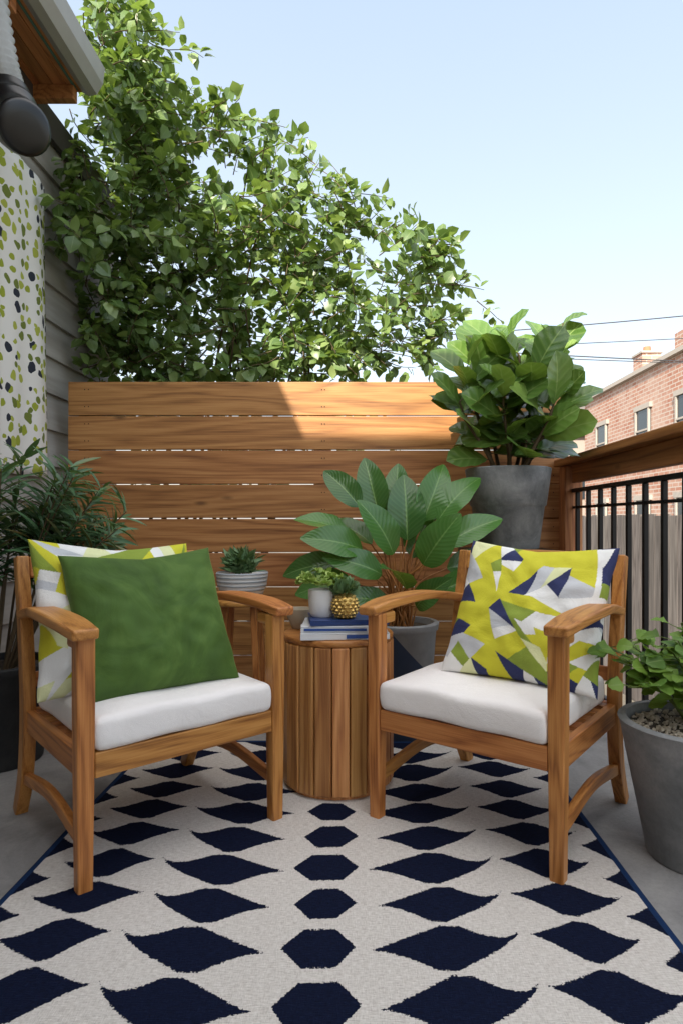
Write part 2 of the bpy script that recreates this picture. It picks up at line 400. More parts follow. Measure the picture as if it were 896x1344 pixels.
# ------------------------------------------------------------------ pillows
PAL=[(.82,.82,.80),(.60,.57,.02),(.24,.32,.03),(.012,.020,.10),(.55,.57,.60),(.74,.76,.42),(.72,.14,.04)]
def shards(seed,wts,amin=.09):
    rr=random.Random(seed)
    def area(P): return abs(sum(P[i][0]*P[(i+1)%len(P)][1]-P[(i+1)%len(P)][0]*P[i][1] for i in range(len(P))))/2
    def cut(P,n,q,s):
        out=[];m=len(P)
        for i in range(m):
            a,b=P[i],P[(i+1)%m]; da=s*((a[0]-q[0])*n[0]+(a[1]-q[1])*n[1]); db=s*((b[0]-q[0])*n[0]+(b[1]-q[1])*n[1])
            if da>=0: out.append(a)
            if da*db<0: t=da/(da-db); out.append((a[0]+(b[0]-a[0])*t,a[1]+(b[1]-a[1])*t))
        return out
    deck=[]
    def draw(avoid):
        nonlocal deck
        for k in range(30):
            if not deck:
                deck=[c for c,wt in enumerate(wts) for _ in range(int(round(wt*20)))]; rr.shuffle(deck)
            c=deck.pop()
            if c!=avoid: return c
        return 0
    def rec(P,avoid):
        A=area(P)
        if len(P)<3 or A<amin*rr.choice((.4,.8,1.3,1.9,2.6)): return draw(avoid)
        cx=sum(p[0] for p in P)/len(P)+rr.uniform(-.14,.14)*A**.5; cy=sum(p[1] for p in P)/len(P)+rr.uniform(-.14,.14)*A**.5
        xx=sum((p[0]-cx)**2 for p in P);yy=sum((p[1]-cy)**2 for p in P);xy=sum((p[0]-cx)*(p[1]-cy) for p in P)
        ang=.5*math.atan2(2*xy,xx-yy)+rr.gauss(0,.85)
        n=(math.cos(ang),math.sin(ang)); q=(cx,cy)
        l=rec(cut(P,n,q,-1),-1); r=rec(cut(P,n,q,1),l if isinstance(l,int) else -1)
        return (n,q,l,r)
    return rec([(-1.2,-1.2),(1.2,-1.2),(1.2,1.2),(-1.2,1.2)],-1)
def pillow(name,parent,loc,rot,W,Hh,T,mat,seed=None,g=72,wts=None,amin=.09):
    us=np.linspace(-1,1,g+1); V=[];Cc=[]
    tree=shards(seed,wts,amin) if seed else None
    for side in (1,-1):
        for j in range(g+1):
            for i in range(g+1):
                u=us[i];v=us[j]
                t=(max(0,(1-u*u))*max(0,(1-v*v)))**.42*T/2
                t*=1+.16*mnoise.noise(Vector((u*1.7+(seed or 3),v*1.7,side)))
                e=max(abs(u),abs(v))
                t+=(.007*mnoise.noise(Vector((u*5,v*5,side*3+(seed or 1))))+.005*math.sin(14*math.atan2(v,u)+3*u)*e**3)*(1-e**8)
                x=W/2*u*(1-.065*(1-v*v))+.005*mnoise.noise(Vector((v*3,seed or 2,0)))*u; y_=Hh/2*v*(1-.065*(1-u*u))
                y_-=.020*(1-abs(u))*(1 if v>0 else 0)*v
                V.append((x,side*t*-1,y_))
                if tree is not None:
                    p=(u+.07*math.sin(v*3+seed),v+.08*math.sin(u*2.6+seed*2)); nd=tree
                    while not isinstance(nd,int):
                        n,q,A,B=nd; nd=A if (p[0]-q[0])*n[0]+(p[1]-q[1])*n[1]<0 else B
                    Cc.append(PAL[nd]+(1,))
    F=[];c=g+1;off=c*c
    for j in range(g):
        for i in range(g):
            a=j*c+i; F.append((a,a+1,a+c+1,a+c)); a+=off; F.append((a,a+c,a+c+1,a+1))
    ob=mesh(name,V,F,mat,parent,smooth=True,loc=loc,rot=rot)
    if tree is not None:
        ca=ob.data.attributes.new('pc','FLOAT_COLOR','POINT'); ca.data.foreach_set('color',np.array(Cc,dtype=np.float32).ravel())
    bm=bmesh.new(); bm.from_mesh(ob.data); bmesh.ops.remove_doubles(bm,verts=bm.verts,dist=.0004); bm.to_mesh(ob.data); bm.free()
    return ob
kp=N('print_fabric'); at=kp.n('ShaderNodeAttribute',attribute_name='pc'); o=kp.obj(); a=kp.noise(kp.map(o,(500,500,500)),1,2); b=kp.noise(o,8,4,.6,.8)
kp.col(kp.mix(kp.math('MULTIPLY',a,.06),at.outputs['Color'],(.3,.3,.28))); kp.set(Roughness=.85); kp.bump(kp.math('ADD',kp.math('MULTIPLY',a,.1),b),.45,.018)
kg=N('green_velvet'); o=kg.obj(); b=kg.noise(o,6,4,.6,1.2); a=kg.noise(kg.map(o,(400,400,400)),1,2)
kg.col(kg.ramp(b,[(.3,(.035,.080,.008)),(.5,(.055,.118,.013)),(.7,(.09,.165,.025))])); kg.set(Roughness=.8); kg.b.inputs['Sheen Weight'].default_value=.3; kg.b.inputs['Sheen Roughness'].default_value=.4
kg.b.inputs['Sheen Tint'].default_value=(.55,.8,.25,1); kg.bump(kg.math('ADD',b,kg.math('MULTIPLY',a,.06)),.45,.014)
GP=250
pl=pillow('patterned_throw_pillow',None,(0,0,0),(0,0,0),.49,.47,.15,kp.m,seed=12,g=GP,wts=[.35,.40,.10,.0,.05,.10,.0],amin=.09)
pr=pillow('patterned_throw_pillow',None,(0,0,0),(0,0,0),.475,.46,.15,kp.m,seed=41,g=GP,wts=[.30,.25,.15,.20,.10,.05,.0],amin=.095)
pg=pillow('green_velvet_pillow',None,(0,0,0),(0,0,0),.46,.445,.17,kg.m,g=130)
def place(o,chloc,crz,lx,ly,z,lean,dyaw=0,roll=0):
    x=chloc[0]+lx*math.cos(crz)-ly*math.sin(crz); y=chloc[1]+lx*math.sin(crz)+ly*math.cos(crz)
    o.matrix_world=Matrix.Translation((x,y,z))@Matrix.Rotation(crz+dyaw,4,'Z')@Matrix.Rotation(-lean,4,'X')@Matrix.Rotation(roll,4,'Y')
place(pg,(-.462,1.70),R(42),-.016,.205,.610,R(27),R(-4),R(-1.5))
place(pl,(-.462,1.70),R(42),-.066,.312,.622,R(24),R(0),R(3))
place(pr,(.274,1.728),R(-37.5),.075,.30,.624,R(28),R(4),R(2))

# ------------------------------------------------------------------ side table
tb=empty('slatted_drum_table',(-.075,2.17,0))
n_=20
for i in range(n_):
    a=2*math.pi*i/n_+.08
    box('stave_%d'%(i+1),(.180*math.cos(a),.180*math.sin(a),.258),(.018+random.uniform(-.001,.002),.0545,.476),m_stave,tb,rot=(0,0,a),b=.005)
lathe('core',[(.165,.01),(.165,.49)],simple('dark_core',(.03,.015,.006),.8),tb)
lathe('top_disc',[(0,.4965),(.186,.4965),(.190,.500),(.190,.514),(.186,.518),(0,.518)],teak[0],tb)
lathe('base_ring',[(.172,.0),(.176,.018)],m_stave,tb)

bk=empty('book_stack',(-.055,2.10,.519),R(4))
mpg=N('pages'); o=mpg.obj(); mpg.col(mpg.ramp(mpg.noise(mpg.map(o,(3,3,900)),1,2),[(.35,(.50,.49,.46)),(.6,(.76,.75,.72))])); mpg.set(Roughness=.9)
def book(n,c,s,mat,rz):
    e=bpy.data.objects.new(n,None); link(e,bk); e.location=c; e.rotation_euler=(0,0,rz)
    box(n+'_pages',(0,.002,0),(s[0]-.012,s[1]-.012,s[2]-.007),mpg.m,e,b=0)
    box(n+'_top_cover',(0,0,s[2]/2-.0017),(s[0],s[1],.003),mat,e,b=.001)
    box(n+'_bottom_cover',(0,0,-s[2]/2+.0017),(s[0],s[1],.003),mat,e,b=.001)
    box(n+'_spine',(0,-s[1]/2+.0015,0),(s[0],.003,s[2]-.0074),mat,e,b=0)
m_b1=simple('book_blue',(.02,.07,.28),.4,var=.05,bump=0);m_b2=simple('book_white',(.68,.70,.72),.4,var=.04,bump=0);m_b3=simple('book_navy',(.012,.04,.16),.35,var=.05,bump=0)
book('book_1',(0,0,.011),(.285,.20,.021),m_b2,R(1)); book('book_2',(.003,.004,.0325),(.275,.195,.021),m_b2,R(-3)); book('book_3',(0.012,.006,.053),(.255,.185,.018),m_b3,R(3))
box('label_1',(.05,-.1016,.011),(.09,.0012,.012),m_b1,bk,rot=(0,0,R(1)),b=0)
box('label_2',(-.03,-.0955,.0325),(.20,.0012,.008),m_b1,bk,rot=(0,0,R(-3)),b=0)
bw=empty('beige_bowl',(-.215,2.23,.519)); lathe('bowl',[(.0,.0),(.025,0),(.045,.045),(.048,.07),(.044,.07),(.03,.02),(0,.012)],simple('beige_stone',(.42,.36,.27),.6,var=.2),bw)

T_small=leaf_t(4,1,lambda t:.33*math.sin(math.pi*(t**.8))**.8,.25,.25)
T_vine=leaf_t(3,1,lambda t:(0.01,.33,.27,.01)[round(t*3)],.25,.25)
T_fig=leaf_t(9,3,lambda t:.33*(math.sin(math.pi*t**1.35*.97)**.5 if 0<t<1 else 0)+.012,.20,.20,.06)
T_big=leaf_t(12,4,lambda t:.245*math.sin(math.pi*min(.995,max(.005,t**.85)))**.62,.28,.40,.06)
T_round=leaf_t(6,3,lambda t:.52*math.sin(math.pi*(t**.75)*.98+.02)**.6*(1+.13*math.cos(t*22)),.22,.2,.12)
T_spike=leaf_t(4,1,lambda t:.075*math.sin(math.pi*(t**.8)*.97+.05)**.7,.4,.18)
TEM={'small':T_small,'fig':T_fig,'big':T_big,'round':T_round,'spike':T_spike,'vine':T_vine}
def rnd_dir(zmin=-1,zmax=1):
    z=random.uniform(zmin,zmax);a=random.uniform(0,2*math.pi);r=math.sqrt(max(0,1-z*z)); return Vector((r*math.cos(a),r*math.sin(a),z))

ml_succ=leafmat('succulent_leaf',(.16,.27,.04),(.36,.47,.10),(.35,.45,.15),.5,trans=.15)
ml_succ2=leafmat('haworthia_leaf',(.06,.13,.05),(.14,.24,.10),(.25,.35,.2),.5,trans=.1)
wp=empty('potted_succulent',(-.125,2.10,.5815))
lathe('pot',[(0,0),(.036,0),(.043,.012),(.047,.05),(.048,.088),(.045,.090),(.044,.080),(0,.079)],m_white,wp)
L=Leaves()
for r_ in range(42):
    a=random.uniform(0,6.28);rr=.062*math.sqrt(random.random()); c=Vector((rr*math.cos(a)*1.2,rr*math.sin(a),.100+random.uniform(0,.055)*(1-rr/.09)+.008))
    for q in range(12):
        dd=rnd_dir(-.1,.9)+Vector((math.cos(a),math.sin(a),0))*.4; L.add('small',c,dd,rnd_dir(.2,1),random.uniform(.018,.03))
L.make('foliage',TEM,ml_succ,wp)
pn=empty('gold_pineapple_vase',(-.048,2.055,.5815))
km=N('gold'); o=km.obj(); km.col(km.mix(km.noise(o,60,3),(.45,.28,.07),(.70,.48,.16))); km.set(Metallic=.85,Roughness=.42)
lathe('body',[(0,0),(.024,0),(.036,.012),(.042,.032),(.041,.052),(.033,.070),(.020,.080),(0,.082)],km.m,pn)
V=[];F=[]
for j in range(7):
    zz=.008+j*.0105; rad=.004+.0385*math.sin(math.pi*min(1,(zz+.012)/.102))**.7
    for i in range(14):
        a=2*math.pi*(i+.5*(j%2))/14; c=Vector((rad*math.cos(a),rad*math.sin(a),zz)); nn=Vector((math.cos(a),math.sin(a),(zz-.04)*8)).normalized(); t=Vector((-math.sin(a),math.cos(a),0)); up=nn.cross(t); b0=len(V)
        V+= [c+t*.0085,c+up*.0068,c-t*.0085,c-up*.0068,c+nn*.0065]
        F+=[(b0,b0+1,b0+4),(b0+1,b0+2,b0+4),(b0+2,b0+3,b0+4),(b0+3,b0,b0+4)]
mesh('studs',V,F,km.m,pn)
L=Leaves()
for q in range(70):
    a=random.uniform(0,6.28); e=random.random(); dd=Vector((math.cos(a)*(1-e*.6),math.sin(a)*(1-e*.6),.3+e)); L.add('spike' if q%3 else 'small',Vector((0.012*math.cos(a),.012*math.sin(a),.08+.012*e)),dd,rnd_dir(.4,1),random.uniform(.035,.055),W=1.6)
L.make('foliage',TEM,ml_succ2,pn)

ks=N('striped_glaze'); o=ks.obj(); sp=ks.n('ShaderNodeSeparateXYZ'); ks.l(ks.map(o,(1,1,1)),sp.inputs[0])
wv=ks.math('SINE',ks.math('MULTIPLY',sp.outputs[2],330)); ks.col(ks.mix(ks.math('GREATER_THAN',ks.math('ADD',wv,ks.math('MULTIPLY',ks.noise(o,25,3),.9)),.95),(.74,.74,.73),(.34,.38,.42))); ks.set(Roughness=.5); ks.bump(wv,.3,.003)
sbp=empty('striped_planter_bowl',(-.548,2.92,.541))
lathe('bowl',[(0,0),(.07,0),(.095,.015),(.113,.06),(.121,.118),(.116,.122),(.110,.112),(0,.108)],ks.m,sbp)
L=Leaves()
for r_ in range(20):
    a=random.uniform(0,6.28);rr=.06*math.sqrt(random.random()); c=Vector((rr*math.cos(a),rr*math.sin(a),.115))
    for q in range(26):
        dd=rnd_dir(.25,1); L.add('spike',c+Vector((0,0,random.uniform(0,.05)))*(1.6-rr*10),dd,rnd_dir(-.2,1),random.uniform(.05,.09),W=1.6)
L.make('foliage',TEM,ml_succ2,sbp)
st=empty('plant_stool',(-.548,2.92,0))
lathe('seat',[(0,.515),(.14,.515),(.145,.52),(.145,.535),(.14,.54),(0,.54)],teak[0],st)
for i in range(4):
    a=math.pi/4+i*math.pi/2; sweep('leg_%d'%(i+1),[(.13*math.cos(a),.13*math.sin(a),0),(.09*math.cos(a),.09*math.sin(a),.516)],.03,.03,(1,0,0),teak[2],st)

# ------------------------------------------------------------------ fiddle leaf fig
def pot(name,loc,rt,rb,h,mat,rim=.03,over=.010,seg=64):
    e=empty(name,loc); rr=rb+(rt-over-rb)*(h-rim)/h
    lathe('pot',[(0,0),(rb-.004,0),(rb,.004),(rr,h-rim-.006),(rr+over*.8,h-rim),(rt,h-.004),(rt-.004,h),(rt-.022,h),(rt-.028,h-.03),(0,h-.032)],mat,e,seg=seg)
    lathe('soil',[(0,h-.022),(rt-.03,h-.024)],m_soil,e,seg=seg)
    return e
fg=pot('potted_fiddle_leaf_fig',(.685,2.90,.773),.196,.140,.37,m_pot,rim=.17,over=.010)
ml_fig=leafmat('fig_leaf',(.036,.092,.018),(.11,.21,.04),(.24,.34,.11),.28,ribs=34,trans=.25,yellow=(.24,.36,.08),veinw=.03,ribst=.25)
L=Leaves();T=Tubes(); random.seed(31)
stems=[(-.06,0,-.20,-.05,.48),(.02,.03,-.02,.06,.64),(.06,-.02,.10,-.10,.50),(0,-.05,-.06,-.16,.38),(.04,.05,.22,.08,.62),(-.03,.03,-.12,.12,.60),(.07,0,.24,-.06,.38),(.0,.0,.06,.02,.56),(-.05,-.03,-.24,-.10,.32),(.05,-.05,.17,-.16,.32)]
for bx,by,tx,ty,h in stems:
    pts=smoothpts([(bx,by,.34),(bx+(tx-bx)*.35,by+(ty-by)*.35,.34+h*.35),(bx+(tx-bx)*.8,by+(ty-by)*.75,.34+h*.72),(tx,ty,.34+h)],5)
    T.add(pts,.010,.004,6); n=len(pts); ph=random.uniform(0,6)
    nl=int(7+h*10)
    for i in range(nl):
        t=.26+.74*i/(nl-1); p=pts[min(n-1,int(t*(n-1)))]; a=ph+i*2.4
        el=.10+1.25*t*t+random.uniform(-.2,.35)
        dd=Vector((math.cos(a),math.sin(a)*.75-.15,el)); up=Vector((-math.cos(a)*.7,-.75-math.sin(a)*.3,.75))
        Ls=random.uniform(.16,.25)*(1.0-.3*(t>.97))
        q=p+dd.normalized()*.02; T.add([p,q],.004,.003,4)
        L.add('fig',q,dd,up+rnd_dir()*.4,Ls,W=random.uniform(.9,1.15))
pts=smoothpts([(.06,.03,.34),(.2,.05,.75),(.27,.04,1.06)],6); T.add(pts,.008,.003,6)
for i in range(9):
    t=.5+.5*i/8; p=pts[int(t*(len(pts)-1))]; a=i*2.3; L.add('fig',p,Vector((math.cos(a),math.sin(a)*.6,.5)),Vector((-math.cos(a),-.5,.8)),random.uniform(.09,.15))
T.make('stems',m_stem,fg); L.make('leaves',TEM,ml_fig,fg)
ps=empty('metal_plant_stand',(.685,2.90,0))
box('top',(0,0,.759),(.40,.40,.024),m_black,ps); box('shelf',(0,0,.2),(.36,.36,.02),m_black,ps)
for i,(x,y) in enumerate(((-1,-1),(1,-1),(1,1),(-1,1))): box('leg_%d'%(i+1),(x*.18,y*.18,.373),(.03,.03,.746),m_black,ps)

# ------------------------------------------------------------------ broad leaf plant
kd=N('dipped_pot'); o=kd.obj(); sp=kd.n('ShaderNodeSeparateXYZ'); kd.l(o,sp.inputs[0]); nz=kd.noise(o,6,4)
lf=kd.math('GREATER_THAN',kd.math('SUBTRACT',kd.math('MULTIPLY',sp.outputs[2],-.9),sp.outputs[0]),-.36)
kd.col(kd.mix(lf,kd.ramp(nz,[(.3,(.18,.185,.19)),(.7,(.36,.36,.36))]),(.03,.05,.10))); kd.set(Roughness=.8); kd.bump(kd.noise(o,50,4),.2,.004)
bp=pot('potted_calathea',(.17,2.66,0.0),.165,.12,.475,kd.m)
ml_big=leafmat('calathea_leaf',(.024,.092,.018),(.070,.19,.035),(.18,.32,.09),.25,ribs=80,trans=.18,veinw=.028,ribst=.14,ribb=.14)
m_red=simple('red_stalk',(.30,.12,.03),.45,var=.5,nscale=8)
L=Leaves();T=Tubes(); random.seed(5)
specs=[(-.22,-.02,.84,(-.75,-.15,.38),.24),(-.26,.02,.72,(-1,-.2,.10),.26),(-.17,.0,.96,(-.55,-.1,.55),.25),(-.16,-.06,.78,(-.75,-.5,.40),.27),
(-.09,.02,.93,(-.35,-.1,.85),.27),(-.03,-.02,.76,(-.40,-.4,.75),.28),(.03,.0,.82,(-.15,-.2,1),.30),(.10,.02,.90,(.22,-.1,.95),.29),(.16,.0,.90,(.50,-.2,.75),.28),
(.19,-.04,.80,(.75,-.3,.50),.27),(.20,0,.70,(.95,-.2,.25),.25),(-.08,-.08,.68,(-.6,-.6,.45),.26),(.09,-.08,.72,(.3,-.5,.70),.27),(-.20,-.04,.64,(-.95,-.4,.05),.25),(.0,.06,.90,(-.1,.1,1),.28),(.14,.07,.86,(.4,.2,.9),.28),
(.02,-.07,.62,(-.2,-.6,.7),.25),(.15,-.06,.60,(.7,-.5,.40),.25),(-.12,.05,.80,(-.7,.3,.65),.26),(.06,.06,.74,(.25,.3,.9),.29),(.19,.05,.94,(.6,.2,.75),.23),(-.05,-.10,.56,(-.7,-.5,.40),.22),(.06,-.10,.55,(.3,-.6,.6),.22),(.24,.02,.84,(.7,.0,.7),.22)]
for x,y,z,dd,Ls in specs:
    p=Vector((x,y,z)); b0=Vector((random.uniform(-.05,.05),random.uniform(-.04,.04),.44)); md=b0.lerp(p,.55)+Vector((-x*.22,0,.04))
    T.add(smoothpts([b0,md,p],6),.0055,.003,6)
    dv=Vector(dd)+rnd_dir()*.15; up=Vector((-dv.x*.7,-1.0,.75+.1*random.random()))+rnd_dir()*.5
    L.add('big',p,dv,up,Ls,W=random.uniform(.95,1.15))
for q in range(12):
    b0=Vector((random.uniform(-.05,.05),random.uniform(-.04,.04),.44)); T.add([b0,b0+Vector((random.uniform(-.08,.08),random.uniform(-.05,.05),random.uniform(.2,.34)))],.004,.0025,5)
T.make('stalks',m_red,bp); L.make('leaves',TEM,ml_big,bp)

# ------------------------------------------------------------------ left spiky plant
lp=pot('potted_podocarpus',(-1.36,2.36,0),.185,.15,.37,m_potd)
ml_sp=leafmat('podocarpus_leaf',(.034,.095,.042),(.10,.20,.09),(.12,.22,.08),.40,trans=.15,yellow=(.26,.16,.05))
L=Leaves();T=Tubes(); random.seed(12)
for s_ in range(40):
    a=random.uniform(0,6.28); e=random.random()**.7; tip=Vector((.08+.50*e*math.cos(a),.30*e*math.sin(a)+.02,.78+.42*random.random()*(1-.40*e)+.02))
    if tip.x<-.24: tip.x=-.24+random.uniform(0,.1)
    b0=Vector((.05*math.cos(a),.05*math.sin(a),.34)); pts=smoothpts([b0,b0.lerp(tip,.5)+Vector((0,0,.08)),tip],8); T.add(pts,.006,.002,5)
    n=len(pts)
    for i in range(44):
        t=.40+.60*i/43; k_=min(n-2,int(t*(n-1))); p=pts[k_].lerp(pts[k_+1],t*(n-1)-k_ if k_<n-1 else 0); tg=(pts[k_+1]-pts[k_]).normalized()
        q=rnd_dir(); q=(q-tg*q.dot(tg)).normalized(); dd=tg*random.uniform(.35,.9)+q
        L.add('spike',p,dd,tg+rnd_dir()*.5,random.uniform(.075,.145),W=random.uniform(.8,1.1))
T.make('stems',m_stem,lp); L.make('leaves',TEM,ml_sp,lp)

# ------------------------------------------------------------------ right pot with geranium
rp=pot('potted_geranium',(.905,1.68,0),.198,.125,.365,m_pot2,rim=.012,over=.003)
random.seed(3)
m_peb=simple('pebbles',(.48,.41,.33),.8,nscale=60,var=.5)
bm=bmesh.new()
for i in range(520):
    a=random.uniform(0,6.28);r_=.163*math.sqrt(random.random()); s=random.uniform(.003,.0075)
    M=Matrix.Translation((r_*math.cos(a),r_*math.sin(a),.343+random.uniform(0,.004)))@Matrix.Rotation(random.uniform(0,3),4,rnd_dir())@Matrix.Diagonal((s*1.3,s,s*.7,1))
    bmesh.ops.create_icosphere(bm,subdivisions=1,radius=1,matrix=M)
me=bpy.data.meshes.new('pebbles'); bm.to_mesh(me); bm.free(); me.materials.append(m_peb); link(bpy.data.objects.new('pebbles',me),rp)
ml_ge=leafmat('geranium_leaf',(.07,.17,.025),(.20,.34,.05),(.28,.40,.12),.5,trans=.3,veinw=.03)
L=Leaves();T=Tubes(); random.seed(44)
for s_ in range(26):
    a=random.uniform(0,6.28); e=math.sqrt(random.random()); tip=Vector((.21*e*math.cos(a)-.02,.16*e*math.sin(a)+.03,.40+random.uniform(.06,.25)*(1.15-.6*e)))
    b0=Vector((.05+.05*math.cos(a),.04+.05*math.sin(a),.34)); pts=smoothpts([b0,b0.lerp(tip,.5)+Vector((0,0,.04)),tip],5); T.add(pts,.0035,.002,5)
    for i in range(9):
        p=pts[int((.35+.65*i/8)*(len(pts)-1))]; q=rnd_dir(-.1,.6); pe=p+q*random.uniform(.02,.05); T.add([p,pe],.0013,.001,4)
        L.add('round',pe,q+Vector((0,0,-.1)),Vector((0,-.4,1))+rnd_dir()*.5,random.uniform(.035,.065))
T.make('stems',m_gstem,rp); L.make('leaves',TEM,ml_ge,rp)

# ------------------------------------------------------------------ big climbing vine
random.seed(77)
poly=[(-1.6,4.14),(-1.34,4.04),(-1.12,3.50),(-.90,3.34),(-.60,3.16),(-.17,3.06),(.02,2.86),(.44,2.57),(.62,2.38),(.70,2.18),(.38,1.98),(.18,1.76),(-.4,1.66),(-1.6,1.60)]
def inside(x,z,P=poly):
    c=False;j=len(P)-1
    for i in range(len(P)):
        if (P[i][1]>z)!=(P[j][1]>z) and x<(P[j][0]-P[i][0])*(z-P[i][1])/(P[j][1]-P[i][1])+P[i][0]: c=not c
        j=i
    return c
vine=empty('climbing_vine',(0,0,0))
ml_v=leafmat('vine_leaf',(.040,.092,.024),(.17,.26,.080),(.24,.32,.12),.36,trans=.32,yellow=(.30,.38,.14))
L=Leaves();T=Tubes()
def shoot(p,dr,ln,ls,step=.028,gate=True):
    pts=[p.copy()];dr=dr.normalized(); n=int(ln/step)
    for i in range(n):
        dr=(dr+rnd_dir()*.18+Vector((0.0,0,-.014))).normalized(); q=pts[-1]+dr*step
        if q.x<-1.585: q.x=-1.585
        if q.y<3.44 and q.z<1.75: break
        pts.append(q)
        if gate and not inside(q.x,q.z) and random.random()<.16: break
        for s in range(2):
            if random.random()<.78:
                o_=rnd_dir(); o_=(o_-dr*o_.dot(dr)).normalized(); dd=o_+dr*.5
                b=q+o_*.012
                if b.z<1.72 and b.y<3.46: continue
                L.add('vine',b,dd,Vector((0,-.35,1))+rnd_dir()*.75,ls*random.uniform(.55,1.3),W=random.uniform(.95,1.35))
    if len(pts)>2: T.add(pts[::2]+[pts[-1]],.0040,.0015,3)
cnt=0
while cnt<500:
    x=random.uniform(-1.58,.68);z=random.uniform(1.5,4.05)
    if not inside(x,z): continue
    if mnoise.noise(Vector((x*3.1,z*3.1,1.3)))<-.26: continue
    y=random.uniform(3.52,4.2)
    dr=Vector((random.uniform(-.6,.9),random.uniform(-.5,.35),random.uniform(-.35,.7)))
    shoot(Vector((x,y,z-.05)),dr,random.uniform(.15,.42),.077); cnt+=1
for i in range(80):
    shoot(Vector((random.uniform(-1.55,.12),random.uniform(3.55,4.1),random.uniform(1.0,1.9))),Vector((random.uniform(-.8,.8),random.uniform(-.3,.2),random.uniform(-.2,.7))),random.uniform(.2,.4),.076,gate=False)
for i in range(50):
    j=random.randrange(1,11); a=Vector((poly[j][0],0,poly[j][1]));b=Vector((poly[j+1][0],0,poly[j+1][1])); c=a.lerp(b,random.random())
    ce=Vector((-.6,0,2.2)); out=(c-ce).normalized(); p=c-out*.16; p.y=random.uniform(3.6,4.1)
    shoot(p,out+Vector((random.uniform(-.2,.5),-.1,random.uniform(-.2,.3))),random.uniform(.15,.27),.066,.027,False)
for i in range(120):
    y=random.uniform(3.36,4.1); z=random.uniform(1.75,3.9) if y>3.45 else random.uniform(2.25,3.75)
    shoot(Vector((random.uniform(-1.58,-1.22),y,z)),Vector((random.uniform(-.1,.6),random.uniform(-.55,.2),random.uniform(-.7,.6))),random.uniform(.2,.45),.076,gate=False)
for i in range(12):
    shoot(Vector((-1.5,3.3,random.uniform(2.4,3.0))),Vector((random.uniform(-.2,.4),-.25,-.6)),random.uniform(.2,.35),.070,gate=False)
random.seed(9)
for i in range(14):
    x0=random.uniform(-1.5,-.3); e=Vector((x0+random.uniform(.0,.5),random.uniform(3.7,4.2),0)); zz=2.2
    for q in range(30):
        z=random.uniform(2.0,3.6)
        if inside(e.x,z): zz=z;break
    e.z=zz; T.add(smoothpts([(x0*.5-.7,3.9,-.9),(x0,3.85+random.uniform(-.2,.3),1.3),(x0+.1,3.95,1.7),e],6),.016,.005,6)
T.make('branches',m_stem,vine); L.make('foliage',TEM,ml_v,vine)

# ------------------------------------------------------------------ house (left)
hs=empty('house')
ksd=N('painted_siding'); o=ksd.obj(); a=ksd.noise(ksd.map(o,(4,1,14)),1,4,.6); b=ksd.noise(ksd.map(o,(90,3,90)),1,4)
ksd.col(ksd.ramp(a,[(.3,(.27,.25,.22)),(.55,(.35,.33,.30)),(.75,(.42,.395,.365))])); ksd.set(Roughness=.75); ksd.bump(b,.2,.003)
V=[];F=[]; z=-.9; wx=-1.64
while z<3.05:
    b0=len(V); V+=[(wx+.024,-1.2,z),(wx+.024,4.2,z),(wx+.004,4.2,z+.19),(wx+.004,-1.2,z+.19),(wx,-1.2,z),(wx,4.2,z)]
    F+=[(b0,b0+1,b0+2,b0+3),(b0+4,b0+5,b0+1,b0)]; z+=.19
mesh('siding',V,F,ksd.m,hs)
m_wall=simple('pale_stucco',(.78,.72,.65),.85,nscale=8)
box('lower_body',(-3.85,1.5,1.07),(4.41,5.39,3.94),m_wall,hs,b=0)
box('upper_storey',(-3.85,.35,3.72),(4.4,3.1,1.28),m_wall,hs,b=0)
m_soff=wood('soffit_wood',(.14,.05,.014),(.34,.13,.04),(.48,.2,.07),axis=1,rough=.6)
for i in range(4): box('soffit_board_%d'%(i+1),(-1.60+i*.066,1.0,3.05),(.063,4.24,.018),m_soff,hs)
box('frieze_board',(-1.612,1.5,2.965),(.03,5.4,.15),simple('dark_trim',(.06,.05,.045),.7),hs)
for i in range(8): box('rafter_%d'%(i+1),(-1.50,3.08-i*.55,3.005),(.20,.045,.07),m_soff,hs)
m_gut=simple('gutter_paint',(.33,.33,.31),.45,nscale=12); m_pat=simple('patina',(.06,.14,.11),.6)
V=[];F=[];prof=[(-1.27,3.06),(-1.27,2.955),(-1.235,2.935),(-1.20,2.945),(-1.175,2.985),(-1.165,3.06),(-1.155,3.06),(-1.165,2.98),(-1.195,2.93),(-1.235,2.922),(-1.275,2.945),(-1.278,3.06)]
prof=[(x-.115,z+.10) for x,z in prof]
for yy in (-1.1,3.12): V+=[(x,yy,z) for x,z in prof]
n=len(prof); F=[(i,(i+1)%n,n+(i+1)%n,n+i) for i in range(n)]+[tuple(range(n,2*n))]
mesh('gutter',V,F,m_gut,hs,smooth=False)
box('drip_edge',(-1.403,1.0,3.10),(.012,4.2,.13),m_pat,hs)
mesh('roof',[(-1.32,-1.15,3.185),(-1.32,3.14,3.185),(-5,3.14,4.0),(-5,-1.15,4.0),(-1.32,-1.15,3.165),(-1.32,3.14,3.165),(-5,3.14,3.98),(-5,-1.15,3.98)],[(0,1,2,3),(4,7,6,5),(0,4,5,1),(1,5,6,2)],simple('roof_shingle',(.08,.08,.08),.9),hs)
rh=empty('rear_building')
box('body',(-2.6,-3.2,2.05),(6.6,4.0,5.9),m_wall,rh,b=0)
box('door',(.2,-1.19,1.0),(.95,.05,2.0),m_soff,rh); box('window_glass',(-.9,-1.19,1.4),(1.1,.04,1.1),simple('dark_glass',(.02,.025,.03),.1),rh); box('parapet_cap',(-2.6,-3.2,5.03),(6.7,4.1,.06),m_gut,rh)

